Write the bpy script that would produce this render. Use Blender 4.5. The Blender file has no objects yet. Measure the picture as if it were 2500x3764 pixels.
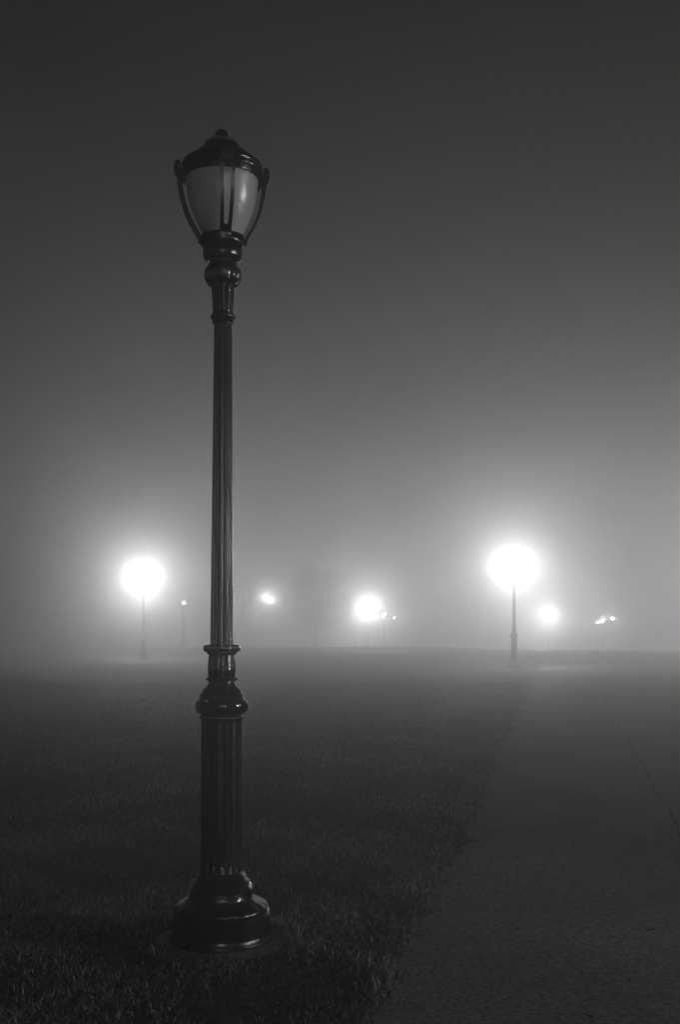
import bpy, bmesh, math, random
import numpy as np
from mathutils import Vector, Matrix

random.seed(7)
rng = np.random.default_rng(11)
scene = bpy.context.scene
COL = scene.collection
PI = math.pi

# ----------------------------------------------------------------- tunables
FOG_WIDE = 0.0155 # droplets that scatter broadly
G_WIDE = 0.4 
FOG_FWD = 0.018 # droplets that scatter forward, the halo round each lamp
G_FWD = 0.905 
FOG_TOP = 14.5 
K_RIGHT = 2.05 
K_LEFT = 4.3 
K_MID = 19.5 
K_FAR = 13.5 
K_TINY = 2.0 
K_SIDE = 1.0 
ADDED_SPOT = 7500.0 
K_BACK = 8.0 
K_EDGE = 22.0 
K_ARM = 2.0 
K_SMALL = 0.6 
SKY = 0.1 
LIT = 1130.0 
CAM_H = 1.5
F = 4100.0            # focal length in photo pixels (photo is 2500 x 3764)
HOR = 2290.0          # horizon row


# ----------------------------------------------------------------- helpers
def tag(o, label=None, cat=None, group=None, kind=None):
    if label: o['label'] = label
    if cat: o['category'] = cat
    if group: o['group'] = group
    if kind: o['kind'] = kind
    return o


def empty(name, loc, rz=0.0):
    o = bpy.data.objects.new(name, None)
    o.empty_display_size = 0.2
    o.location = loc
    o.rotation_euler = (0, 0, rz)
    COL.objects.link(o)
    return o


def obj(name, bm, mat, parent=None, smooth=35):
    me = bpy.data.meshes.new(name)
    bmesh.ops.recalc_face_normals(bm, faces=bm.faces)
    bm.to_mesh(me)
    bm.free()
    if smooth:
        me.shade_smooth()
        me.set_sharp_from_angle(angle=math.radians(smooth))
    me.materials.append(mat)
    o = bpy.data.objects.new(name, me)
    COL.objects.link(o)
    if parent: o.parent = parent
    return o


def lathe(bm, prof, n=64, fn=None, cap_top=True, cap_bot=True):
    """revolve (r, z) pairs, first the lowest; fn(angle, z) scales the radius"""
    rings = []
    for r, z in prof:
        ring = []
        for i in range(n):
            a = 2 * PI * i / n
            k = fn(a, z) if fn else 1.0
            ring.append(bm.verts.new((r * k * math.cos(a), r * k * math.sin(a), z)))
        rings.append(ring)
    for p, q in zip(rings, rings[1:]):
        for i in range(n):
            j = (i + 1) % n
            bm.faces.new((p[i], p[j], q[j], q[i]))
    if cap_bot: bm.faces.new(rings[0])
    if cap_top: bm.faces.new(rings[-1])
    return bm


def tube(bm, pts, rads, n=8):
    """a tapered tube along a polyline"""
    pts = [Vector(p) for p in pts]
    rings = []
    for i, p in enumerate(pts):
        d = (pts[min(i + 1, len(pts) - 1)] - pts[max(i - 1, 0)]).normalized()
        u = d.orthogonal().normalized() if abs(d.z) < 0.95 else Vector((1, 0, 0))
        u = (u - d * u.dot(d)).normalized()
        v = d.cross(u)
        rings.append([bm.verts.new(p + (u * math.cos(2 * PI * k / n) + v * math.sin(2 * PI * k / n)) * rads[i])
                      for k in range(n)])
    for p, q in zip(rings, rings[1:]):
        for k in range(n):
            j = (k + 1) % n
            bm.faces.new((p[k], p[j], q[j], q[k]))
    bm.faces.new(rings[0]); bm.faces.new(rings[-1])


def box(bm, c, s, bev=0.0):
    r = bmesh.ops.create_cube(bm, size=1.0, matrix=Matrix.Translation(c) @ Matrix.Diagonal((s[0], s[1], s[2], 1)))
    if bev:
        es = {e for v in r['verts'] for e in v.link_edges}
        bmesh.ops.bevel(bm, geom=list(es), offset=bev, segments=2, affect='EDGES')


# ----------------------------------------------------------------- materials
def new_mat(name):
    m = bpy.data.materials.new(name)
    m.use_nodes = True
    nt = m.node_tree
    nt.nodes.clear()
    out = nt.nodes.new('ShaderNodeOutputMaterial')
    return m, nt, out


def N(nt, t, **kw):
    n = nt.nodes.new(t)
    for k, v in kw.items():
        if k in n.inputs.keys() if isinstance(k, str) else False:
            n.inputs[k].default_value = v
        else:
            setattr(n, k, v)
    return n


def grey(v): return (v, v, v, 1)


def mat_paint(name='wet_black_paint', base=0.006, rough=0.12):
    m, nt, out = new_mat(name)
    p = N(nt, 'ShaderNodeBsdfPrincipled')
    p.inputs['Base Color'].default_value = grey(base)
    p.inputs['Specular IOR Level'].default_value = 0.75
    tc = N(nt, 'ShaderNodeTexCoord')
    n1 = N(nt, 'ShaderNodeTexNoise'); n1.inputs['Scale'].default_value = 130; n1.inputs['Detail'].default_value = 3
    n2 = N(nt, 'ShaderNodeTexVoronoi'); n2.inputs['Scale'].default_value = 170
    mp = N(nt, 'ShaderNodeMapping'); mp.inputs['Scale'].default_value = (1, 1, 0.55)
    nt.links.new(tc.outputs['Object'], mp.inputs['Vector'])
    nt.links.new(mp.outputs['Vector'], n1.inputs['Vector'])
    nt.links.new(mp.outputs['Vector'], n2.inputs['Vector'])
    b1 = N(nt, 'ShaderNodeBump'); b1.inputs['Strength'].default_value = 0.65; b1.inputs['Distance'].default_value = 0.0018
    b2 = N(nt, 'ShaderNodeBump'); b2.inputs['Strength'].default_value = 0.36; b2.inputs['Distance'].default_value = 0.002
    b2.invert = True
    nt.links.new(n1.outputs['Fac'], b1.inputs['Height'])
    nt.links.new(n2.outputs['Distance'], b2.inputs['Height'])
    nt.links.new(b1.outputs['Normal'], b2.inputs['Normal'])
    nt.links.new(b2.outputs['Normal'], p.inputs['Normal'])
    n3 = N(nt, 'ShaderNodeTexNoise'); n3.inputs['Scale'].default_value = 9; n3.inputs['Detail'].default_value = 5
    nt.links.new(tc.outputs['Object'], n3.inputs['Vector'])
    mr = N(nt, 'ShaderNodeMapRange')
    mr.inputs['To Min'].default_value = rough * 0.6; mr.inputs['To Max'].default_value = rough * 1.5
    nt.links.new(n3.outputs['Fac'], mr.inputs['Value'])
    nt.links.new(mr.outputs['Result'], p.inputs['Roughness'])
    nt.links.new(p.outputs[0], out.inputs['Surface'])
    return m


def mat_simple(name, base, rough=0.6, noise=0.0, scale=20, bump=0.0):
    m, nt, out = new_mat(name)
    p = N(nt, 'ShaderNodeBsdfPrincipled')
    p.inputs['Roughness'].default_value = rough
    tc = N(nt, 'ShaderNodeTexCoord')
    n = N(nt, 'ShaderNodeTexNoise'); n.inputs['Scale'].default_value = scale; n.inputs['Detail'].default_value = 6
    nt.links.new(tc.outputs['Object'], n.inputs['Vector'])
    cr = N(nt, 'ShaderNodeValToRGB')
    cr.color_ramp.elements[0].position = 0.3; cr.color_ramp.elements[1].position = 0.7
    cr.color_ramp.elements[0].color = grey(base * (1 - noise)); cr.color_ramp.elements[1].color = grey(base * (1 + noise))
    nt.links.new(n.outputs['Fac'], cr.inputs['Fac'])
    nt.links.new(cr.outputs['Color'], p.inputs['Base Color'])
    if bump:
        b = N(nt, 'ShaderNodeBump'); b.inputs['Strength'].default_value = bump; b.inputs['Distance'].default_value = 0.01
        nt.links.new(n.outputs['Fac'], b.inputs['Height']); nt.links.new(b.outputs['Normal'], p.inputs['Normal'])
    nt.links.new(p.outputs[0], out.inputs['Surface'])
    return m


def mat_emit(name, strength):
    m, nt, out = new_mat(name)
    e = N(nt, 'ShaderNodeEmission')
    e.inputs['Color'].default_value = (1, 1, 1, 1)
    e.inputs['Strength'].default_value = strength
    nt.links.new(e.outputs[0], out.inputs['Surface'])
    m.cycles.emission_sampling = 'NONE'      # the lantern_light in it is what lights the fog
    return m


def mat_frosted():
    """dull translucent acrylic of the unlit globe"""
    m, nt, out = new_mat('frosted_acrylic')
    d = N(nt, 'ShaderNodeBsdfDiffuse'); d.inputs['Color'].default_value = grey(0.86)
    t = N(nt, 'ShaderNodeBsdfTranslucent'); t.inputs['Color'].default_value = grey(0.95)
    g = N(nt, 'ShaderNodeBsdfGlossy'); g.inputs['Color'].default_value = grey(0.9); g.inputs['Roughness'].default_value = 0.33
    tc = N(nt, 'ShaderNodeTexCoord')
    n = N(nt, 'ShaderNodeTexNoise'); n.inputs['Scale'].default_value = 7; n.inputs['Detail'].default_value = 2
    nt.links.new(tc.outputs['Object'], n.inputs['Vector'])
    b = N(nt, 'ShaderNodeBump'); b.inputs['Strength'].default_value = 0.25; b.inputs['Distance'].default_value = 0.03
    nt.links.new(n.outputs['Fac'], b.inputs['Height'])
    nt.links.new(b.outputs['Normal'], g.inputs['Normal'])
    m1 = N(nt, 'ShaderNodeMixShader'); m1.inputs[0].default_value = 0.5
    nt.links.new(d.outputs[0], m1.inputs[1]); nt.links.new(t.outputs[0], m1.inputs[2])
    fr = N(nt, 'ShaderNodeFresnel'); fr.inputs['IOR'].default_value = 1.5
    ma = N(nt, 'ShaderNodeMath'); ma.operation = 'MULTIPLY_ADD'; ma.inputs[1].default_value = 1.0; ma.inputs[2].default_value = 0.05
    nt.links.new(fr.outputs[0], ma.inputs[0])
    m2 = N(nt, 'ShaderNodeMixShader')
    nt.links.new(ma.outputs[0], m2.inputs[0])
    nt.links.new(m1.outputs[0], m2.inputs[1]); nt.links.new(g.outputs[0], m2.inputs[2])
    nt.links.new(m2.outputs[0], out.inputs['Surface'])
    return m


def mat_ground():
    m, nt, out = new_mat('lawn_soil')
    p = N(nt, 'ShaderNodeBsdfPrincipled'); p.inputs['Roughness'].default_value = 0.95
    p.inputs['Specular IOR Level'].default_value = 0.15
    tc = N(nt, 'ShaderNodeTexCoord')
    mp = N(nt, 'ShaderNodeMapping')
    nt.links.new(tc.outputs['Object'], mp.inputs['Vector'])
    big = N(nt, 'ShaderNodeTexNoise'); big.inputs['Scale'].default_value = 0.35; big.inputs['Detail'].default_value = 7
    sm = N(nt, 'ShaderNodeTexNoise'); sm.inputs['Scale'].default_value = 14; sm.inputs['Detail'].default_value = 8
    for n in (big, sm): nt.links.new(mp.outputs['Vector'], n.inputs['Vector'])
    mul = N(nt, 'ShaderNodeMath'); mul.operation = 'MULTIPLY'
    nt.links.new(big.outputs['Fac'], mul.inputs[0]); nt.links.new(sm.outputs['Fac'], mul.inputs[1])
    cr = N(nt, 'ShaderNodeValToRGB')
    cr.color_ramp.elements[0].position = 0.12; cr.color_ramp.elements[1].position = 0.42
    cr.color_ramp.elements[0].color = grey(0.02); cr.color_ramp.elements[1].color = grey(0.095)
    nt.links.new(mul.outputs[0], cr.inputs['Fac'])
    nt.links.new(cr.outputs['Color'], p.inputs['Base Color'])
    b = N(nt, 'ShaderNodeBump'); b.inputs['Strength'].default_value = 0.7; b.inputs['Distance'].default_value = 0.04
    nt.links.new(sm.outputs['Fac'], b.inputs['Height']); nt.links.new(b.outputs['Normal'], p.inputs['Normal'])
    nt.links.new(p.outputs[0], out.inputs['Surface'])
    return m


def mat_path():
    m, nt, out = new_mat('damp_asphalt')
    p = N(nt, 'ShaderNodeBsdfPrincipled')
    p.inputs['Specular IOR Level'].default_value = 0.15
    tc = N(nt, 'ShaderNodeTexCoord')
    big = N(nt, 'ShaderNodeTexNoise'); big.inputs['Scale'].default_value = 0.8; big.inputs['Detail'].default_value = 6
    grit = N(nt, 'ShaderNodeTexNoise'); grit.inputs['Scale'].default_value = 48; grit.inputs['Detail'].default_value = 4
    spk = N(nt, 'ShaderNodeTexVoronoi'); spk.inputs['Scale'].default_value = 150
    for n in (big, grit, spk): nt.links.new(tc.outputs['Object'], n.inputs['Vector'])
    cr = N(nt, 'ShaderNodeValToRGB')
    cr.color_ramp.elements[0].position = 0.3; cr.color_ramp.elements[1].position = 0.7
    cr.color_ramp.elements[0].color = grey(0.10); cr.color_ramp.elements[1].color = grey(0.19)
    nt.links.new(big.outputs['Fac'], cr.inputs['Fac'])
    cg = N(nt, 'ShaderNodeValToRGB')
    cg.color_ramp.elements[0].position = 0.3; cg.color_ramp.elements[1].position = 0.72
    cg.color_ramp.elements[0].color = grey(0.4); cg.color_ramp.elements[1].color = grey(1.95)
    nt.links.new(grit.outputs['Fac'], cg.inputs['Fac'])
    mx = N(nt, 'ShaderNodeMix'); mx.data_type = 'RGBA'; mx.blend_type = 'MULTIPLY'; mx.inputs[0].default_value = 1
    nt.links.new(cr.outputs['Color'], mx.inputs[6]); nt.links.new(cg.outputs['Color'], mx.inputs[7])
    # pale stone chips
    cs = N(nt, 'ShaderNodeValToRGB')
    cs.color_ramp.elements[0].position = 0.975; cs.color_ramp.elements[1].position = 0.99
    cs.color_ramp.elements[0].color = grey(0); cs.color_ramp.elements[1].color = grey(1)
    sep = N(nt, 'ShaderNodeSeparateColor')
    nt.links.new(spk.outputs['Color'], sep.inputs[0]); nt.links.new(sep.outputs[0], cs.inputs['Fac'])
    mx2 = N(nt, 'ShaderNodeMix'); mx2.data_type = 'RGBA'; mx2.inputs[7].default_value = grey(0.30)
    nt.links.new(cs.outputs['Color'], mx2.inputs[0]); nt.links.new(mx.outputs[2], mx2.inputs[6])
    nt.links.new(mx2.outputs[2], p.inputs['Base Color'])
    mr = N(nt, 'ShaderNodeMapRange'); mr.inputs['To Min'].default_value = 0.75; mr.inputs['To Max'].default_value = 0.95
    nt.links.new(big.outputs['Fac'], mr.inputs['Value']); nt.links.new(mr.outputs['Result'], p.inputs['Roughness'])
    b = N(nt, 'ShaderNodeBump'); b.inputs['Strength'].default_value = 0.5; b.inputs['Distance'].default_value = 0.006
    nt.links.new(grit.outputs['Fac'], b.inputs['Height']); nt.links.new(b.outputs['Normal'], p.inputs['Normal'])
    nt.links.new(p.outputs[0], out.inputs['Surface'])
    return m


def mat_grass():
    m, nt, out = new_mat('grass_blades')
    a = N(nt, 'ShaderNodeAttribute'); a.attribute_name = 'tone'
    d = N(nt, 'ShaderNodeBsdfPrincipled'); d.inputs['Roughness'].default_value = 0.6
    d.inputs['Specular IOR Level'].default_value = 0.3
    t = N(nt, 'ShaderNodeBsdfTranslucent')
    nt.links.new(a.outputs['Color'], d.inputs['Base Color']); nt.links.new(a.outputs['Color'], t.inputs['Color'])
    mx = N(nt, 'ShaderNodeMixShader'); mx.inputs[0].default_value = 0.25
    nt.links.new(d.outputs[0], mx.inputs[1]); nt.links.new(t.outputs[0], mx.inputs[2])
    nt.links.new(mx.outputs[0], out.inputs['Surface'])
    return m


M_PAINT = mat_paint()
M_FROST = mat_frosted()
M_DIM = mat_emit('arm_lens', 150.0)
M_FAINT = mat_emit('faint_lamp', 700.0 * K_SMALL)
M_PILLAR = mat_emit('pillar_lamp', 14.0)
M_GROUND = mat_ground()
M_PATH = mat_path()
M_GRASS = mat_grass()
M_SEAM = mat_simple('seam_tar', 0.012, 0.8, 0.4, 30)
M_CONC = mat_simple('footing_concrete', 0.10, 0.75, 0.35, 18, 0.4)
M_PALE = mat_simple('pale_concrete', 0.45, 0.8, 0.2, 12, 0.2)
M_DARK = mat_simple('dark_metal', 0.03, 0.45, 0.2, 15)
M_BARK = mat_simple('bark', 0.06, 0.9, 0.4, 25, 0.8)
M_LEAFT = mat_simple('tree_leaves', 0.05, 0.7, 0.4, 3)
M_LITTER = mat_simple('leaf_litter', 0.018, 0.7, 0.4, 40)


# ----------------------------------------------------------------- terrain
def gz(y, x=0.0):
    """the lawn is level near by and falls gently away beyond, more so to the right"""
    t = max(0.0, min(1.0, (x - 8.0) / 10.0))
    r = max(0.0, min(1.0, (y - 45.0) / 30.0))
    wave = 0.10 * r * (math.sin(0.31 * x + 0.9) * math.sin(0.17 * y) + 0.6 * math.sin(0.13 * x - 0.23 * y))
    return -0.000185 * max(0.0, min(y, 190.0) - 40.0) ** 2 * (1.0 + 0.9 * t * t * (3 - 2 * t)) + wave


def pix(px, py, d):
    """point of the place seen at photo pixel (px, py), d metres ahead"""
    return Vector(((px - 1250) / F * d, d, CAM_H + (HOR - py) / F * d))


def edge_x(y):
    return 0.11 + 0.2 * (y - 4.37)


rows = [-60, -40, -25, -12, 0, 3, 6, 10, 15, 20, 30, 40] + list(range(44, 160, 4)) + [170, 190, 220, 260]
cols = [-150, -110, -80, -60] + list(range(-48, -8, 4)) + list(range(-8, 32, 2)) + [36, 42, 50, 60, 80, 110, 150]
bm = bmesh.new()
g = [[bm.verts.new((x, y, gz(y, x))) for x in cols] for y in rows]
for i in range(len(rows) - 1):
    for j in range(len(cols) - 1):
        bm.faces.new((g[i][j], g[i][j + 1], g[i + 1][j + 1], g[i + 1][j]))
ground = obj('ground', bm, M_GROUND, smooth=0)
tag(ground, kind='structure')

# path: one sheet, ragged edges towards the lawn
PATH_W = 4.75
ys = sorted(set([float(r) for r in rows if r <= 190] + list(np.arange(-6, 14, 0.06)) + list(np.arange(14, 45, 0.3))))
rag = {}
ph = [random.uniform(0, 6.28) for _ in range(12)]


def ragged(y, s):
    v = 0
    for k, f in enumerate((0.7, 1.7, 3.9, 8.3, 17.0, 31.0)):
        v += math.sin(y * f + ph[k + (6 if s else 0)]) * 0.065 / (1 + k * 0.3)
    return v * 0.9


bm = bmesh.new()
prev = None
for y in ys:
    xs = [edge_x(y) + ragged(y, 0), edge_x(y) + 1.57, edge_x(y) + 3.13, edge_x(y) + PATH_W + ragged(y, 1)]
    cur = [bm.verts.new((x, y, gz(y, x) + 0.006 + 0.002 * max(0, y - 42))) for x in xs]
    if prev:
        for k in range(3): bm.faces.new((prev[k], prev[k + 1], cur[k + 1], cur[k]))
    prev = cur
path = obj('path', bm, M_PATH, smooth=0)
tag(path, kind='structure')

# tarred seams along the path (thin sheets 4 mm above it)
bm = bmesh.new()
for off in (1.60, 3.14):
    prev = None
    for y in [v for v in ys if -4 < v < 40]:
        w = 0.012 * (1 + 0.45 * math.sin(y * 5.1 + off) + 0.35 * math.sin(y * 13.7))
        x = edge_x(y) + off + 0.012 * math.sin(y * 2.3) + 0.006 * math.sin(y * 9.1 + 2)
        cur = [bm.verts.new((x - w, y, 0.010)), bm.verts.new((x + w, y, 0.010))]
        if prev: bm.faces.new((prev[0], prev[1], cur[1], cur[0]))
        prev = cur
seam = obj('path_seam', bm, M_SEAM, smooth=0)
tag(seam, kind='structure')


# ----------------------------------------------------------------- the street lamp
LX, LY = -0.562, 5.25
RIB_ROT = -PI / 2 + math.radians(13.2)


def fluted(nf, depth):
    def fn(a, z):
        c = abs(math.cos(a * nf / 2))
        return 1.0 - depth * (1 - min(1.0, c * 1.5) ** 0.8)
    return fn


def roundring(r0, z0, z1, bulge, n=7):
    """points of a half-round moulding between z0 and z1"""
    return [(r0 + bulge * math.sin(PI * i / (n - 1)), z0 + (z1 - z0) * i / (n - 1)) for i in range(n)]


def shift(bm):
    """the slight lean the cast column has"""
    for v in bm.verts:
        z = v.co.z
        v.co.x += 0.0105 * min(z, 2.9) / 2.9 - max(0, z - 3.0) * 0.0085
    return bm


def make_lamp(globe_mat, label, group):
    t = empty('street_lamp', (0, 0, 0))
    tag(t, label, 'street lamp', group)
    P = M_PAINT
    # stepped round base
    bm = bmesh.new()
    prof = [(0.240, 0.0), (0.241, 0.010), (0.238, 0.018), (0.2335, 0.024), (0.232, 0.040), (0.231, 0.060), (0.230, 0.118)]
    prof += roundring(0.224, 0.121, 0.135, 0.007)
    prof += [(0.221, 0.138), (0.2225, 0.143), (0.222, 0.150), (0.218, 0.158), (0.211, 0.165), (0.202, 0.171), (0.192, 0.175), (0.182, 0.1785),
             (0.173, 0.181), (0.168, 0.184), (0.166, 0.188), (0.162, 0.191), (0.154, 0.193), (0.151, 0.197), (0.1485, 0.215), (0.147, 0.234)]
    prof += roundring(0.141, 0.237, 0.252, 0.008)
    prof += [(0.138, 0.256)] + roundring(0.131, 0.259, 0.276, 0.009)
    prof += [(0.122, 0.280), (0.114, 0.285)] + roundring(0.108, 0.288, 0.305, 0.010) + [(0.103, 0.309), (0.099, 0.318)]

    def leafy(a, z):
        if 0.138 < z < 0.186: return 1 + 0.035 * (abs(math.cos(a * 10)) - 0.6) * math.sin(PI * (z - 0.138) / 0.048) ** 0.7
        return 1
    lathe(bm, prof, 160, leafy)
    obj('base', shift(bm), P, t)
    # fluted pedestal
    bm = bmesh.new()
    pr = [(0.098, 0.312), (0.0975, 0.33)] + [(0.0972 - 0.0012 * k / 10, 0.34 + 0.64 * k / 10) for k in range(11)] + [(0.096, 0.990), (0.096, 1.03)]

    def fl(a, z):
        if z < 0.335 or z > 0.985: return 1.0
        return fluted(16, 0.065)(a, z)
    lathe(bm, pr, 192, fl)
    obj('pedestal', shift(bm), P, t)
    # swelling band with rosettes
    bm = bmesh.new()
    pr = [(0.095, 1.018)] + [(0.098, 1.026)] + roundring(0.098, 1.030, 1.052, 0.006) + [(0.100, 1.056), (0.108, 1.062)]
    pr += [(0.1165, 1.068), (0.1215, 1.078), (0.124, 1.092), (0.1235, 1.104), (0.1205, 1.114), (0.115, 1.121), (0.108, 1.125)]
    pr += [(0.106, 1.128), (0.1055, 1.144), (0.103, 1.149), (0.097, 1.152), (0.0945, 1.160), (0.089, 1.170), (0.081, 1.178), (0.072, 1.185),
           (0.066, 1.194), (0.0625, 1.203), (0.062, 1.214)]
    lathe(bm, pr, 80)
    band = obj('ornament_band', shift(bm), P, t)
    for k in range(8):
        a = RIB_ROT + math.radians(18) + k * PI / 4
        bm = bmesh.new()
        R = 0.1235
        for q in range(8):
            b = q * PI / 4
            u, w = 0.0135 * math.cos(b), 0.0135 * math.sin(b)
            c = Matrix.Rotation(a, 4, 'Z') @ Vector((R - 0.0015, u, 1.094 + w))
            bmesh.ops.create_uvsphere(bm, u_segments=8, v_segments=5, radius=0.0055, matrix=Matrix.Translation(c))
        c = Matrix.Rotation(a, 4, 'Z') @ Vector((R, 0, 1.094))
        bmesh.ops.create_uvsphere(bm, u_segments=10, v_segments=6, radius=0.0075, matrix=Matrix.Translation(c))
        obj('rosette', shift(bm), P, band)
    # beaded ring + fluted bulb + lobed collar
    bm = bmesh.new()
    pr = roundring(0.0635, 1.210, 1.231, 0.006)
    lathe(bm, pr, 48)
    for k in range(22):
        a = 2 * PI * k / 22
        bmesh.ops.create_uvsphere(bm, u_segments=8, v_segments=6, radius=0.0068,
                                  matrix=Matrix.Translation((0.0685 * math.cos(a), 0.0685 * math.sin(a), 1.2205)))
    obj('beaded_ring', shift(bm), P, t)
    bm = bmesh.new()
    pr = [(0.0620, 1.228), (0.0640, 1.240), (0.0658, 1.260), (0.0660, 1.278), (0.0650, 1.298), (0.0630, 1.320), (0.0605, 1.338), (0.060, 1.346)]
    lathe(bm, pr, 160, fluted(14, 0.13))
    obj('fluted_bulb', shift(bm), P, t)
    bm = bmesh.new()

    def lobes(a, z):
        if z < 1.346: return 1
        c = math.cos((a - RIB_ROT) * 4)
        return 1.0 + 0.13 * max(-0.7, min(0.7, c * 1.6)) / 0.7
    pr = [(0.060, 1.334), (0.068, 1.337), (0.0705, 1.341), (0.069, 1.345), (0.070, 1.349), (0.0755, 1.353), (0.0775, 1.359), (0.0775, 1.372),
          (0.076, 1.377), (0.071, 1.380), (0.058, 1.3815), (0.052, 1.383)]
    lathe(bm, pr, 128, lobes)
    obj('lower_collar', shift(bm), P, t)
    # fluted shaft
    bm = bmesh.new()
    pr = [(0.0545, 1.378)] + [(0.0545 - 0.0125 * k / 24, 1.38 + 1.49 * k / 24) for k in range(25)] + [(0.0420, 2.872), (0.0420, 2.90)]

    def fs(a, z):
        if z > 2.868: return 1.0
        return fluted(12, 0.15)(a, z)
    lathe(bm, pr, 192, fs)
    obj('shaft', shift(bm), P, t)
    # upper collar
    bm = bmesh.new()
    pr = [(0.0425, 2.884), (0.046, 2.892)] + roundring(0.046, 2.893, 2.908, 0.006) + [(0.050, 2.910)] + roundring(0.053, 2.912, 2.934, 0.0055) + \
         [(0.052, 2.938), (0.0475, 2.944)]
    lathe(bm, pr, 64, lambda a, z: 1 + (0.035 * math.cos(a * 12) if 2.911 < z < 2.935 else 0))
    obj('upper_collar', shift(bm), P, t)
    # flaring fluted capital with leaf bulge
    bm = bmesh.new()
    pr = [(0.0470, 2.940), (0.0480, 2.950), (0.0500, 2.990), (0.0525, 3.030), (0.0550, 3.070), (0.0560, 3.090), (0.0560, 3.10)]
    lathe(bm, pr, 160, fluted(14, 0.15))
    obj('capital', shift(bm), P, t)
    bm = bmesh.new()

    def leaves(a, z):
        if z < 3.118: return 1 + 0.05 * abs(math.cos(a * 8)) - 0.03 + 0.012 * math.cos(a * 32)
        return 1 + 0.006 * math.cos(a * 16) * (1 if z < 3.14 else 0)
    pr = [(0.060, 3.082), (0.068, 3.074), (0.0735, 3.078), (0.078, 3.088), (0.083, 3.100), (0.086, 3.116), (0.0865, 3.130), (0.0845, 3.142), (0.078, 3.151),
          (0.0700, 3.157), (0.0680, 3.160)]
    pr += roundring(0.0660, 3.161, 3.171, 0.004) + [(0.064, 3.174), (0.063, 3.182), (0.0655, 3.189)]
    lathe(bm, pr, 128, leaves)
    obj('leaf_collar', shift(bm), P, t)
    # globe holder
    bm = bmesh.new()
    pr = [(0.066, 3.184), (0.078, 3.187), (0.087, 3.193), (0.0915, 3.202), (0.092, 3.210), (0.0935, 3.217), (0.0935, 3.222), (0.0925, 3.224), (0.0925, 3.252), (0.096, 3.256),
          (0.104, 3.261), (0.1065, 3.268), (0.1065, 3.277), (0.104, 3.283), (0.102, 3.289), (0.103, 3.296), (0.1005, 3.301), (0.090, 3.302), (0.07, 3.300)]
    lathe(bm, pr, 80)
    hold = obj('globe_holder', shift(bm), P, t)
    for k in range(8):
        a = RIB_ROT + PI / 8 + k * PI / 4
        bm = bmesh.new()
        bmesh.ops.create_uvsphere(bm, u_segments=8, v_segments=6, radius=0.0045,
                                  matrix=Matrix.Translation((0.093 * math.cos(a), 0.093 * math.sin(a), 3.238)))
        obj('bolt', shift(bm), P, hold)
    # globe: acorn of acrylic
    bm = bmesh.new()
    lit = globe_mat is not None
    pr = [(0.086, 3.296), (0.095, 3.318), (0.108, 3.342), (0.121, 3.368), (0.134, 3.397), (0.146, 3.428), (0.1555, 3.462), (0.1625, 3.500),
          (0.1675, 3.54), (0.170, 3.575), (0.170, 3.60)]
    lathe(bm, pr, 64)
    obj('globe', shift(bm), M_FROST, t)
    # roof
    bm = bmesh.new()
    pr = [(0.160, 3.570), (0.170, 3.566), (0.178, 3.568), (0.181, 3.575), (0.1805, 3.590)] + roundring(0.181, 3.592, 3.612, 0.007) + [(0.184, 3.616), (0.188, 3.622), (0.1885, 3.632), (0.185, 3.640),
          (0.174, 3.649), (0.160, 3.659), (0.146, 3.669), (0.131, 3.681), (0.116, 3.694), (0.103, 3.705), (0.092, 3.715), (0.085, 3.722), (0.083, 3.727)]
    lathe(bm, pr, 80)
    roof = obj('roof', shift(bm), P, t)
    bm = bmesh.new()
    pr = [(0.082, 3.724), (0.0815, 3.733), (0.076, 3.742), (0.066, 3.750), (0.052, 3.757), (0.038, 3.760), (0.030, 3.761)]
    lathe(bm, pr, 48)
    vent = obj('vent_cap', shift(bm), mat_cap, roof)
    bm = bmesh.new()
    pr = [(0.0300, 3.757), (0.0308, 3.764), (0.0308, 3.779), (0.0295, 3.787), (0.026, 3.795), (0.020, 3.801), (0.012, 3.8045), (0.004, 3.8055)]
    lathe(bm, pr, 32)
    obj('finial', shift(bm), P, roof)
    # four slotted ribs with round bosses
    rp = [(0.2015, 3.618), (0.203, 3.606), (0.202, 3.570), (0.1985, 3.535), (0.193, 3.500), (0.1845, 3.460), (0.174, 3.422), (0.163, 3.392), (0.152, 3.366),
          (0.139, 3.342), (0.126, 3.320), (0.1165, 3.304), (0.109, 3.288), (0.107, 3.270)]
    rp2 = []
    for (r0, z0), (r1, z1) in zip(rp, rp[1:]):
        for q in range(6): rp2.append((r0 + (r1 - r0) * q / 6, z0 + (z1 - z0) * q / 6))
    rp2.append(rp[-1])
    S0, S1 = 3.570, 3.318                     # slot top and bottom
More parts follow.
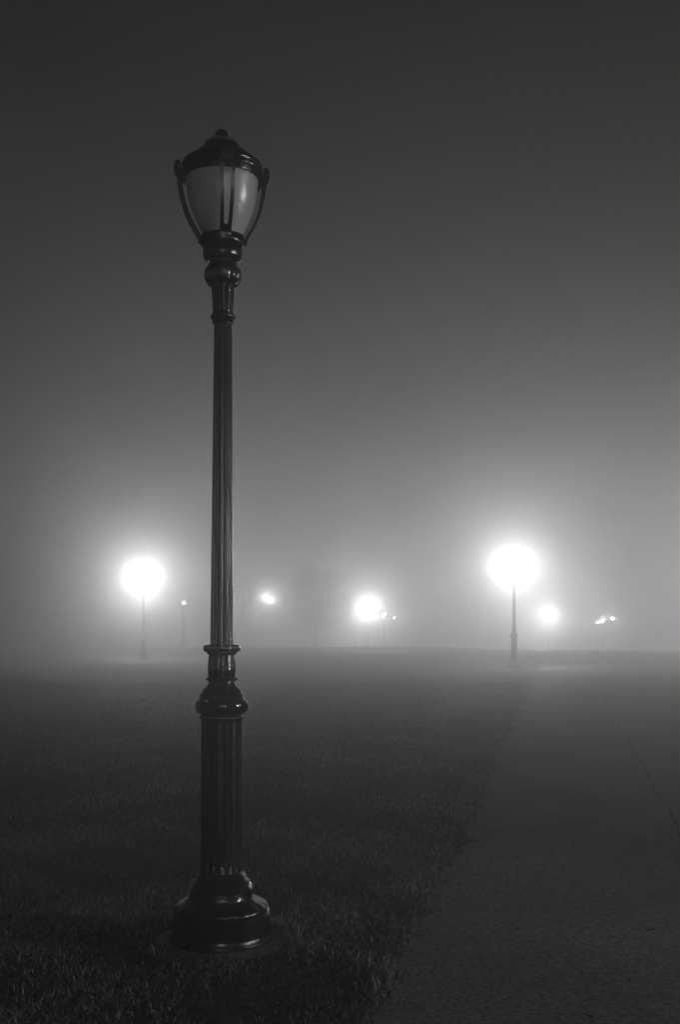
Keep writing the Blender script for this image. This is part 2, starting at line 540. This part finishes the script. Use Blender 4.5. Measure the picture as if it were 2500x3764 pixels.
    for k in range(4):
        a = RIB_ROT + k * PI / 2
        Rm = Matrix.Rotation(a, 4, 'Z')
        bm = bmesh.new()
        for s in (-1, 1):
            prevs = None
            for i, (r, z) in enumerate(rp2):
                f = (3.618 - z) / (3.618 - 3.27)
                W = 0.0375 - 0.0125 * f
                full = max(0.004, W - 0.0165)
                if z > S0 or z < S1: wi = 0.0
                else:
                    dd = min(S0 - z, z - S1)
                    wi = full if dd > full else math.sqrt(max(0, full ** 2 - (full - dd) ** 2))
                i0, i1 = max(0, i - 1), min(len(rp2) - 1, i + 1)
                tr, tz = rp2[i1][0] - rp2[i0][0], rp2[i1][1] - rp2[i0][1]
                L = math.hypot(tr, tz)
                nr, nz = -tz / L, tr / L       # outward normal
                T = 0.0065
                cur = []
                for (w, o) in ((wi, T), (W, T), (W, -T), (wi, -T)):
                    cur.append(bm.verts.new(Rm @ Vector((r + nr * o, s * w, z + nz * o))))
                if prevs:
                    for q in range(4):
                        if q == 3 and wi == 0 and pw == 0: continue
                        bm.faces.new((prevs[q], prevs[(q + 1) % 4], cur[(q + 1) % 4], cur[q]))
                else:
                    bm.faces.new(cur)
                prevs, pw = cur, wi
            bm.faces.new(prevs)
        # web under the rim, between boss and globe
        for s in (-1, 1):
            v = [bm.verts.new(Rm @ Vector(c)) for c in ((0.172, s * 0.03, 3.60), (0.199, s * 0.03, 3.60), (0.199, s * 0.03, 3.575), (0.174, s * 0.03, 3.535))]
            w = [bm.verts.new(Rm @ Vector(c)) for c in ((0.172, s * 0.024, 3.60), (0.199, s * 0.024, 3.60), (0.199, s * 0.024, 3.575), (0.174, s * 0.024, 3.535))]
            bm.faces.new(v); bm.faces.new(w)
            for q in range(4): bm.faces.new((v[q], v[(q + 1) % 4], w[(q + 1) % 4], w[q]))
        bmesh.ops.remove_doubles(bm, verts=bm.verts, dist=0.00005)
        rib = obj('rib', shift(bm), P, t, smooth=30)
        bm = bmesh.new()
        pr = [(0.034, -0.012), (0.036, -0.008), (0.036, 0.007), (0.034, 0.0115), (0.029, 0.0135), (0.025, 0.0115), (0.0215, 0.0095), (0.0175, 0.0100), (0.0165, 0.0145), (0.012, 0.0175), (0.004, 0.0185)]
        lathe(bm, pr, 32)
        Mx = Rm @ Matrix.Translation((0.2075, 0, 3.606)) @ Matrix.Rotation(PI / 2, 4, 'Y')
        bm.transform(Mx)
        obj('boss', shift(bm), P, rib)
    return t


mat_cap = mat_simple('dull_vent_metal', 0.09, 0.55, 0.25, 30)


def copy_tree(o, parent=None):
    c = o.copy()
    COL.objects.link(c)
    if parent: c.parent = parent
    for ch in list(o.children): copy_tree(ch, c)
    return c


lamp = make_lamp(None, 'tall unlit black street lamp with fluted post and frosted acorn globe on the lawn',
                 'acorn globe street lamps')
lamp.location = (LX, LY, 0.016)

# a lit globe: the same acorn with fewer faces, glowing
bm = bmesh.new()
pr = [(0.086, 3.300), (0.122, 3.330), (0.148, 3.370), (0.164, 3.420), (0.170, 3.480), (0.171, 3.560), (0.166, 3.590)]
lathe(bm, pr, 14)
lit_me = bpy.data.meshes.new('lit_globe')
bmesh.ops.recalc_face_normals(bm, faces=bm.faces)
bm.to_mesh(lit_me); bm.free(); lit_me.shade_smooth()
lit_me.materials.append(M_DIM)


def glow(parent, z, power, rad, x=0.0):
    """the light a lit lantern gives off"""
    l = bpy.data.lights.new('lantern_light', 'POINT')
    l.energy = power
    l.shadow_soft_size = rad
    o = bpy.data.objects.new('lantern_light', l)
    COL.objects.link(o)
    o.parent = parent
    o.location = (x, 0, z)
    return o


def lit_lamp(x, y, label, rz, k, core):
    me = lit_me.copy()
    me.materials[0] = mat_emit('lit_globe', core)
    c = copy_tree(lamp)
    c.location = (x, y, gz(y, x))
    c.rotation_euler = (0, 0, rz)
    c['label'] = label
    for ch in c.children:
        if ch.name.split('.')[0] == 'globe': ch.data = me
    if k: glow(c, 3.46, LIT * k, 0.27)
    return c


def lit_at(px, py, label, rz, k, core=150.0):
    """a lit lamp whose globe is seen at (px, py): find how far along the lawn it stands"""
    lo, hi = 20.0, 189.0
    for _ in range(60):
        d = (lo + hi) / 2
        if (gz(d, (px - 1250) / F * d) + 3.46 - CAM_H) / d * F > HOR - py: lo = d
        else: hi = d
    return lit_lamp((px - 1250) / F * d, d, label, rz, k, core)


lit_at(1890, 2075, 'lit street lamp whose dark post stands clear in the fog by the path edge', 0.4, K_RIGHT)
lit_at(526, 2120, 'glowing street lamp with the largest white halo, left of the tall unlit lamp', 1.1, K_LEFT)
lit_at(1350, 2233, 'middle lit street lamp with slim dark posts below its round halo', 0.2, K_MID)
lit_at(2018, 2260, 'smaller lit street lamp glowing just right of the lit lamp beside the path', 0.9, K_FAR)
lit_at(2254, 2274, 'brightest and right of three tiny far lights above the path at the right', 0.3, K_TINY, 500)
lit_at(2217, 2283, 'middle one of three tiny far lights above the path at the right', 0.6, 0, 260)
lit_at(2200, 2285, 'faintest leftmost of three tiny far lights above the path at the right', 0.1, 0, 160)
# more lamps of the park, outside the frame: the first and an added spot throw the near post's shadow to the
# left, the second brightens the fog at the right edge, the third lights the post from the front
side = lit_lamp(20.0, 1.2, 'lit street lamp across the path outside the frame at right', 0.7, K_SIDE, 150)
# unseen spot added beside that lamp to strengthen the near post's shadow and glints
spot = bpy.data.lights.new('added_spot', 'SPOT')
spot.energy = ADDED_SPOT
spot.spot_size = math.radians(19)
spot.spot_blend = 0.9
spot.shadow_soft_size = 0.10
spot_o = bpy.data.objects.new('added_spot', spot)
COL.objects.link(spot_o)
spot_o.location = (19.7, 1.3, 3.05)
spot_o.rotation_euler = (Vector((-0.9, 5.3, 1.55)) - spot_o.location).to_track_quat('-Z', 'Y').to_euler()
lit_lamp(25.5, 62.0, 'lit street lamp beyond the right edge of the picture', 0.7, K_EDGE, 150)
lit_lamp(4.0, -22.0, 'lit street lamp behind the photographer beside the path', 0.2, K_BACK, 150)

# concrete footing ring round the near lamp
bm = bmesh.new()
lathe(bm, [(0.318, -0.03), (0.316, 0.010), (0.305, 0.016), (0.02, 0.016)], 64, lambda a, z: 1 + 0.012 * math.sin(3 * a) + 0.008 * math.sin(11 * a))
foot = obj('concrete_footing', bm, M_CONC)
foot.location = (LX, LY, 0)
tag(foot, 'round concrete footing in the lawn under the unlit street lamp', 'footing')


# ----------------------------------------------------------------- far posts, pillar light, arm light, tree
def small_post_light(px, py, d, label, me_mat, rad=0.10):
    top = pix(px, py, d)
    z0 = gz(d)
    t = empty('post_light', (top.x, d, z0))
    h = top.z - z0
    tag(t, label, 'post light', 'small post lights by the middle lamp')
    bm = bmesh.new()
    lathe(bm, [(0.16, 0), (0.16, 0.12), (0.09, 0.2), (0.075, h - 0.35), (0.12, h - 0.2), (0.13, h - 0.14)], 14)
    obj('post', bm, M_DARK, t)
    bm = bmesh.new()
    lathe(bm, [(0.07, h - 0.138), (rad, h - 0.05), (rad, h + 0.05), (0.07, h + 0.12)], 10)
    obj('lantern', bm, me_mat, t)
    bm = bmesh.new()
    lathe(bm, [(0.14, h + 0.122), (0.13, h + 0.15), (0.05, h + 0.22), (0.02, h + 0.27)], 14)
    obj('cap', bm, M_DARK, t)
    return t


small_post_light(1412, 2258, 92, 'small bright post light close to the right of the middle lamp halo', M_FAINT)
small_post_light(1449, 2271, 118, 'tiny dim post light farther right of the middle lamp halo', M_FAINT, 0.08)


def slim_post(px, d, h, label):
    x = (px - 1250) / F * d
    t = empty('slim_post', (x, d, gz(d)))
    tag(t, label, 'post', 'slim dark posts below the middle lamp')
    bm = bmesh.new()
    lathe(bm, [(0.11, 0), (0.10, 0.15), (0.07, 0.22), (0.055, h)], 12)
    obj('shaft', bm, M_DARK, t)
    bm = bmesh.new()
    lathe(bm, [(0.09, h + 0.002), (0.085, h + 0.05), (0.02, h + 0.13)], 12)
    obj('cap', bm, M_DARK, t)


slim_post(1307, 103, 2.5, 'slim dark post left under the middle lamp halo')
slim_post(1337, 105, 2.3, 'slim dark post directly under the middle lamp halo')
slim_post(1393, 103, 2.7, 'slim dark post between the middle lamp halo and the small post light')

# brick-like pillar with a wall light, left of the near lamp's shaft
d = 80.0
top = pix(672, 2216, d)
t = empty('lamp_pillar', (top.x + 0.05, d, gz(d)))
tag(t, 'dim pillar light with a pale block at its foot, between left halo and unlit lamp', 'pillar light')
hz = top.z - gz(d)
bm = bmesh.new()
lathe(bm, [(0.30, 0), (0.30, 0.2), (0.19, 0.32), (0.155, hz - 0.3), (0.22, hz - 0.22), (0.22, hz - 0.16)], 12)
obj('pillar', bm, M_DARK, t)
bm = bmesh.new()
lathe(bm, [(0.10, -0.13), (0.14, -0.04), (0.12, 0.08), (0.06, 0.16)], 10)
bm.transform(Matrix.Translation((0, 0, hz)))
obj('lantern', bm, M_PILLAR, t)
bm = bmesh.new()
lathe(bm, [(0.09, hz + 0.162), (0.16, hz + 0.17), (0.1, hz + 0.26), (0.02, hz + 0.34)], 12)
obj('cap', bm, M_DARK, t)
bm = bmesh.new()
box(bm, (0.12, -0.45, 0.10), (0.32, 0.2, 0.2), 0.03)
obj('foot_block', bm, M_PALE, t)

# street light on a long arm, its mast hidden behind the near lamp
d = 88.0
head = pix(985, 2200, d)
mast = pix(822, 2200, d)
t = empty('arm_light', (mast.x, d, gz(d)))
tag(t, 'street light on a long level arm reaching right from behind the unlit lamp', 'arm light')
hz = head.z - gz(d)
aw = head.x - mast.x
bm = bmesh.new()
lathe(bm, [(0.2, 0), (0.19, 0.3), (0.12, 0.4), (0.09, hz + 0.3)], 14)
obj('mast', bm, M_DARK, t)
bm = bmesh.new()
tube(bm, [(0.05, 0, hz + 0.2), (aw * 0.5, 0, hz + 0.22), (aw + 0.1, 0, hz + 0.2)], [0.035, 0.03, 0.025])
tube(bm, [(0.05, 0, hz - 0.12), (aw * 0.5, 0, hz - 0.02), (aw * 0.85, 0, hz + 0.17)], [0.025, 0.022, 0.02])
obj('arm', bm, M_DARK, t)
bm = bmesh.new()
box(bm, (aw * 0.45, -0.06, hz + 0.08), (0.07, 0.03, 0.26), 0.01)
obj('arm_plate', bm, M_PALE, t)
bm = bmesh.new()
lathe(bm, [(0.06, hz - 0.11), (0.12, hz - 0.05), (0.13, hz + 0.03), (0.10, hz + 0.09)], 10)
bm.transform(Matrix.Translation((aw, 0, 0)))
obj('lens', bm, M_DIM, t)
glow(t, hz, LIT * K_ARM, 0.3, aw)
bm = bmesh.new()
lathe(bm, [(0.16, hz + 0.092), (0.16, hz + 0.12), (0.1, hz + 0.2), (0.03, hz + 0.235)], 14)
bm.transform(Matrix.Translation((aw, 0, 0)))
obj('hood', bm, M_DARK, t)

# round-crowned tree fading in the fog
d = 85.0
tx = (1160 - 1250) / F * d
tree = empty('tree', (tx, d, gz(d, tx)))
tree.scale = (0.9, 0.9, 0.9)
tag(tree, 'round crowned tree fading to a dim shape in the fog behind the arm light', 'tree')
bm = bmesh.new()
tube(bm, [(0, 0, -0.1), (0.04, 0, 0.9), (0.0, 0.06, 1.8), (0.07, 0, 3.4), (0, 0, 6.0)], [0.28, 0.2, 0.17, 0.12, 0.04], 10)
for k in range(14):
    a = k * 2.4; z = 1.5 + k * 0.28; l = 2.3 - 0.09 * k
    tube(bm, [(0, 0, z), (math.cos(a) * l * 0.5, math.sin(a) * l * 0.5, z + 0.6), (math.cos(a) * l, math.sin(a) * l, z + 1.2)],
         [0.08, 0.05, 0.015], 6)
obj('trunk', bm, M_BARK, tree)
bm = bmesh.new()
for k in range(120):
    a = random.uniform(0, 2 * PI); u = random.uniform(-1, 1); rr = random.uniform(0.2, 1.0) ** 0.5
    wob = 1 + 0.16 * math.sin(3 * a + 1) + 0.1 * math.sin(5 * a)
    c = Vector((math.cos(a) * math.sqrt(1 - u * u) * rr * 2.5 * wob, math.sin(a) * math.sqrt(1 - u * u) * rr * 2.5 * wob, 4.1 + u * rr * 2.9))
    s_ = random.uniform(0.35, 0.75)
    for q in range(70):
        p = c + Vector([random.gauss(0, s_ * 0.55) for _ in range(3)])
        e1 = Vector([random.gauss(0, 1) for _ in range(3)]).normalized()
        e2 = e1.orthogonal().normalized()
        L = random.uniform(0.07, 0.14)
        bm.faces.new([bm.verts.new(p + v) for v in (e1 * L, e2 * L * 0.5, -e1 * L, -e2 * L * 0.5)])
obj('crown', bm, M_LEAFT, tree, smooth=0)


# ----------------------------------------------------------------- grass
def grass_mesh():
    B = []

    def region(n, d0, d1, h, w, margin, power=1.0):
        y = d0 + (d1 - d0) * rng.random(n) ** power
        xl = -0.33 * y - 0.6
        xr = 0.11 + 0.2 * (y - 4.37) + 0.02
        # width weighting
        keep = rng.random(n) < (xr - xl) / (xr - xl).max()
        y, xl, xr = y[keep], xl[keep], xr[keep]
        x = xl + (xr - xl) * rng.random(len(y))
        return x, y, np.full(len(y), h), np.full(len(y), w)
    parts = [region(330000, 3.2, 8.0, 0.027, 0.0024, 1.2),
             region(210000, 8.0, 17.0, 0.036, 0.0040, 1.4),
             region(90000, 17.0, 28.0, 0.034, 0.006, 1.4),
             region(6000, 3.2, 11.0, 0.06, 0.0022, 1.3)]
    # tufts straggling over the path edge
    n = 12000
    y = 3.4 + 14 * rng.random(n) ** 1.3
    x = 0.11 + 0.2 * (y - 4.37) - 0.02 + rng.normal(0, 0.045, n) + 0.05 * np.sin(y * 7.3) * np.sin(y * 2.9) + 0.03 * np.sin(y * 19)
    parts.append((x, y, np.full(n, 0.05), np.full(n, 0.0035)))
    # straggling grass round the footing
    n = 2200
    a = rng.random(n) * 2 * np.pi
    r = 0.33 + np.abs(rng.normal(0, 0.04, n))
    parts.append((LX + r * np.cos(a), LY + r * np.sin(a), np.full(n, 0.075), np.full(n, 0.0032)))
    x = np.concatenate([p[0] for p in parts]); y = np.concatenate([p[1] for p in parts])
    h = np.concatenate([p[2] for p in parts]); w = np.concatenate([p[3] for p in parts])
    ok = (x - LX) ** 2 + (y - LY) ** 2 > 0.325 ** 2
    x, y, h, w = x[ok], y[ok], h[ok], w[ok]
    n = len(x)
    # patches of taller / thinner turf
    patch = (np.sin(x * 2.1 + 1.3 * np.sin(y * 1.1)) + np.sin(y * 2.7 + 1.9 * np.sin(x * 1.7)) + np.sin(x * 5.3 - y * 4.1) * 0.6 +
             np.sin(x * 9.7 + y * 7.9) * 0.5) / 3.1
    keep = rng.random(n) < np.clip(0.66 + 0.85 * patch, 0.12, 1)
    x, y, h, w, patch = x[keep], y[keep], h[keep], w[keep], patch[keep]
    n = len(x)
    h = h * np.clip(rng.lognormal(-0.25, 0.42, n), 0.25, 2.1) * (1 + 0.3 * patch)
    az = rng.random(n) * 2 * np.pi
    lean = np.clip(rng.normal(1.15, 0.38, n), 0.05, 1.54)
    dx, dy = np.cos(az), np.sin(az)
    wx, wy = -np.sin(az + rng.normal(0, .5, n)), np.cos(az + rng.normal(0, .5, n))
    l1 = lean * 0.5
    mx, my, mz = x + dx * np.sin(l1) * h * .5, y + dy * np.sin(l1) * h * .5, np.cos(l1) * h * .5
    tx, ty, tz = mx + dx * np.sin(lean) * h * .55, my + dy * np.sin(lean) * h * .55, mz + np.cos(lean) * h * .55
    V = np.empty((n, 5, 3), dtype=np.float32)
    z0 = -0.004
    V[:, 0] = np.stack([x - wx * w, y - wy * w, np.full(n, z0)], 1)
    V[:, 1] = np.stack([x + wx * w, y + wy * w, np.full(n, z0)], 1)
    V[:, 2] = np.stack([mx + wx * w * .8, my + wy * w * .8, mz], 1)
    V[:, 3] = np.stack([mx - wx * w * .8, my - wy * w * .8, mz], 1)
    V[:, 4] = np.stack([tx, ty, tz], 1)
    tone = np.clip(rng.lognormal(np.log(0.09), 0.7, n), 0.015, 0.4)
    straw = rng.random(n) < 0.08
    tone[straw] = rng.uniform(0.28, 0.5, straw.sum())
    tone = tone * (1 + 0.75 * patch)
    me = bpy.data.meshes.new('grass')
    me.vertices.add(n * 5)
    me.vertices.foreach_set('co', V.reshape(-1))
    base = (np.arange(n) * 5)[:, None]
    loops = np.concatenate([base + np.array([[0, 1, 2, 3]]), base + np.array([[3, 2, 4]])], 1).astype(np.int32)
    me.loops.add(n * 7)
    me.loops.foreach_set('vertex_index', loops.reshape(-1))
    me.polygons.add(n * 2)
    starts = (np.arange(n) * 7)[:, None] + np.array([[0, 4]])
    me.polygons.foreach_set('loop_start', starts.reshape(-1).astype(np.int32))
    me.update(calc_edges=True)
    at = me.attributes.new('tone', 'FLOAT_COLOR', 'POINT')
    c = np.ones((n, 5, 4), dtype=np.float32)
    c[:, :, :3] = tone[:, None, None]
    at.data.foreach_set('color', c.reshape(-1))
    me.validate()
    me.materials.append(M_GRASS)
    return me


grass = bpy.data.objects.new('grass', grass_mesh())
COL.objects.link(grass)
tag(grass, 'short dead winter lawn grass left of the path', 'grass', kind='stuff')

# fallen leaves on the path
bm = bmesh.new()
vs = [bm.verts.new(c) for c in ((-0.026, 0, 0.004), (-0.008, -0.012, 0.0075), (0.016, -0.009, 0.005), (0.03, 0.002, 0.011), (0.012, 0.013, 0.006), (-0.012, 0.011, 0.009))]
mid = bm.verts.new((0, 0, 0.0025))
for i in range(6): bm.faces.new((vs[i], vs[(i + 1) % 6], mid))
leaf = obj('fallen_leaf', bm, M_LITTER, smooth=0)
tag(leaf, 'small dark fallen leaf lying on the asphalt path', 'leaf', 'fallen leaves on the path')
spots = [(1831, 3280), (1978, 3183), (2140, 2929), (2326, 3090), (2357, 3198), (1725, 3217), (1808, 3077), (2391, 3425), (2455, 3402), (2397, 3332),
         (2170, 3745), (1740, 3029), (1700, 3190), (1905, 3420), (1900, 3160), (2480, 2985)]
for i, (px, py) in enumerate(spots):
    o = leaf if i == 0 else leaf.copy()
    if i: COL.objects.link(o)
    d = CAM_H * F / (py - HOR)
    o.location = ((px - 1250) / F * d, d, 0.006)
    o.rotation_euler = (random.uniform(-.1, .1), random.uniform(-.1, .1), random.uniform(0, 6.28))
    s = random.uniform(0.5, 0.95); o.scale = (s, s, s)

# ----------------------------------------------------------------- fog
m, nt, out = new_mat('fog_air')
add = N(nt, 'ShaderNodeAddShader')
for k, (dn, an) in enumerate(((FOG_WIDE, G_WIDE), (FOG_FWD, G_FWD))):
    pv = N(nt, 'ShaderNodeVolumePrincipled')
    pv.inputs['Color'].default_value = (0.97, 0.97, 0.97, 1)
    pv.inputs['Density'].default_value = dn
    pv.inputs['Anisotropy'].default_value = an
    nt.links.new(pv.outputs[0], add.inputs[k])
nt.links.new(add.outputs[0], out.inputs['Volume'])
m.cycles.volume_sampling = 'MULTIPLE_IMPORTANCE'
bm = bmesh.new()
zl = gz(260) - 1.0
box(bm, (0, 100, (FOG_TOP + zl) / 2), (320, 340, FOG_TOP - zl))
haze = obj('haze', bm, m, smooth=0)
tag(haze, 'pale night fog filling the park', 'fog', kind='stuff')

# ----------------------------------------------------------------- night sky
w = bpy.data.worlds.new('World')
scene.world = w
w.use_nodes = True
nt = w.node_tree
nt.nodes.clear()
out = nt.nodes.new('ShaderNodeOutputWorld')
bg = nt.nodes.new('ShaderNodeBackground')
sky = nt.nodes.new('ShaderNodeTexSky')
sky.sky_type = 'NISHITA'
sky.sun_disc = False
sky.sun_elevation = math.radians(-4)
sky.sun_rotation = math.radians(70)
bw = nt.nodes.new('ShaderNodeRGBToBW')
nt.links.new(sky.outputs[0], bw.inputs[0])
nt.links.new(bw.outputs[0], bg.inputs['Color'])
bg.inputs['Strength'].default_value = SKY
nt.links.new(bg.outputs[0], out.inputs['Surface'])

# ----------------------------------------------------------------- camera
cam_d = bpy.data.cameras.new('camera')
cam = bpy.data.objects.new('camera', cam_d)
COL.objects.link(cam)
cam.location = (0, 0, CAM_H)
cam.rotation_euler = (PI / 2, 0, 0)
cam_d.sensor_fit = 'VERTICAL'
cam_d.sensor_height = 36.0
cam_d.lens = 36.0 * F / 3764.0
cam_d.shift_y = (HOR - 1882.0) / 3764.0
cam_d.clip_start = 0.05
cam_d.clip_end = 2000
scene.camera = cam

# ----------------------------------------------------------------- render settings
scene.render.engine = 'CYCLES'
cy = scene.cycles
cy.max_bounces = 8
cy.diffuse_bounces = 3
cy.glossy_bounces = 3
cy.transmission_bounces = 4
cy.volume_bounces = 3
cy.transparent_max_bounces = 8
cy.use_adaptive_sampling = False
cy.use_denoising = True
cy.use_light_tree = True
cy.sample_clamp_indirect = 10.0
cy.caustics_reflective = False
cy.caustics_refractive = False
scene.view_settings.view_transform = 'Standard'
scene.view_settings.look = 'None'
scene.view_settings.exposure = 0.0
scene.view_settings.gamma = 1.0
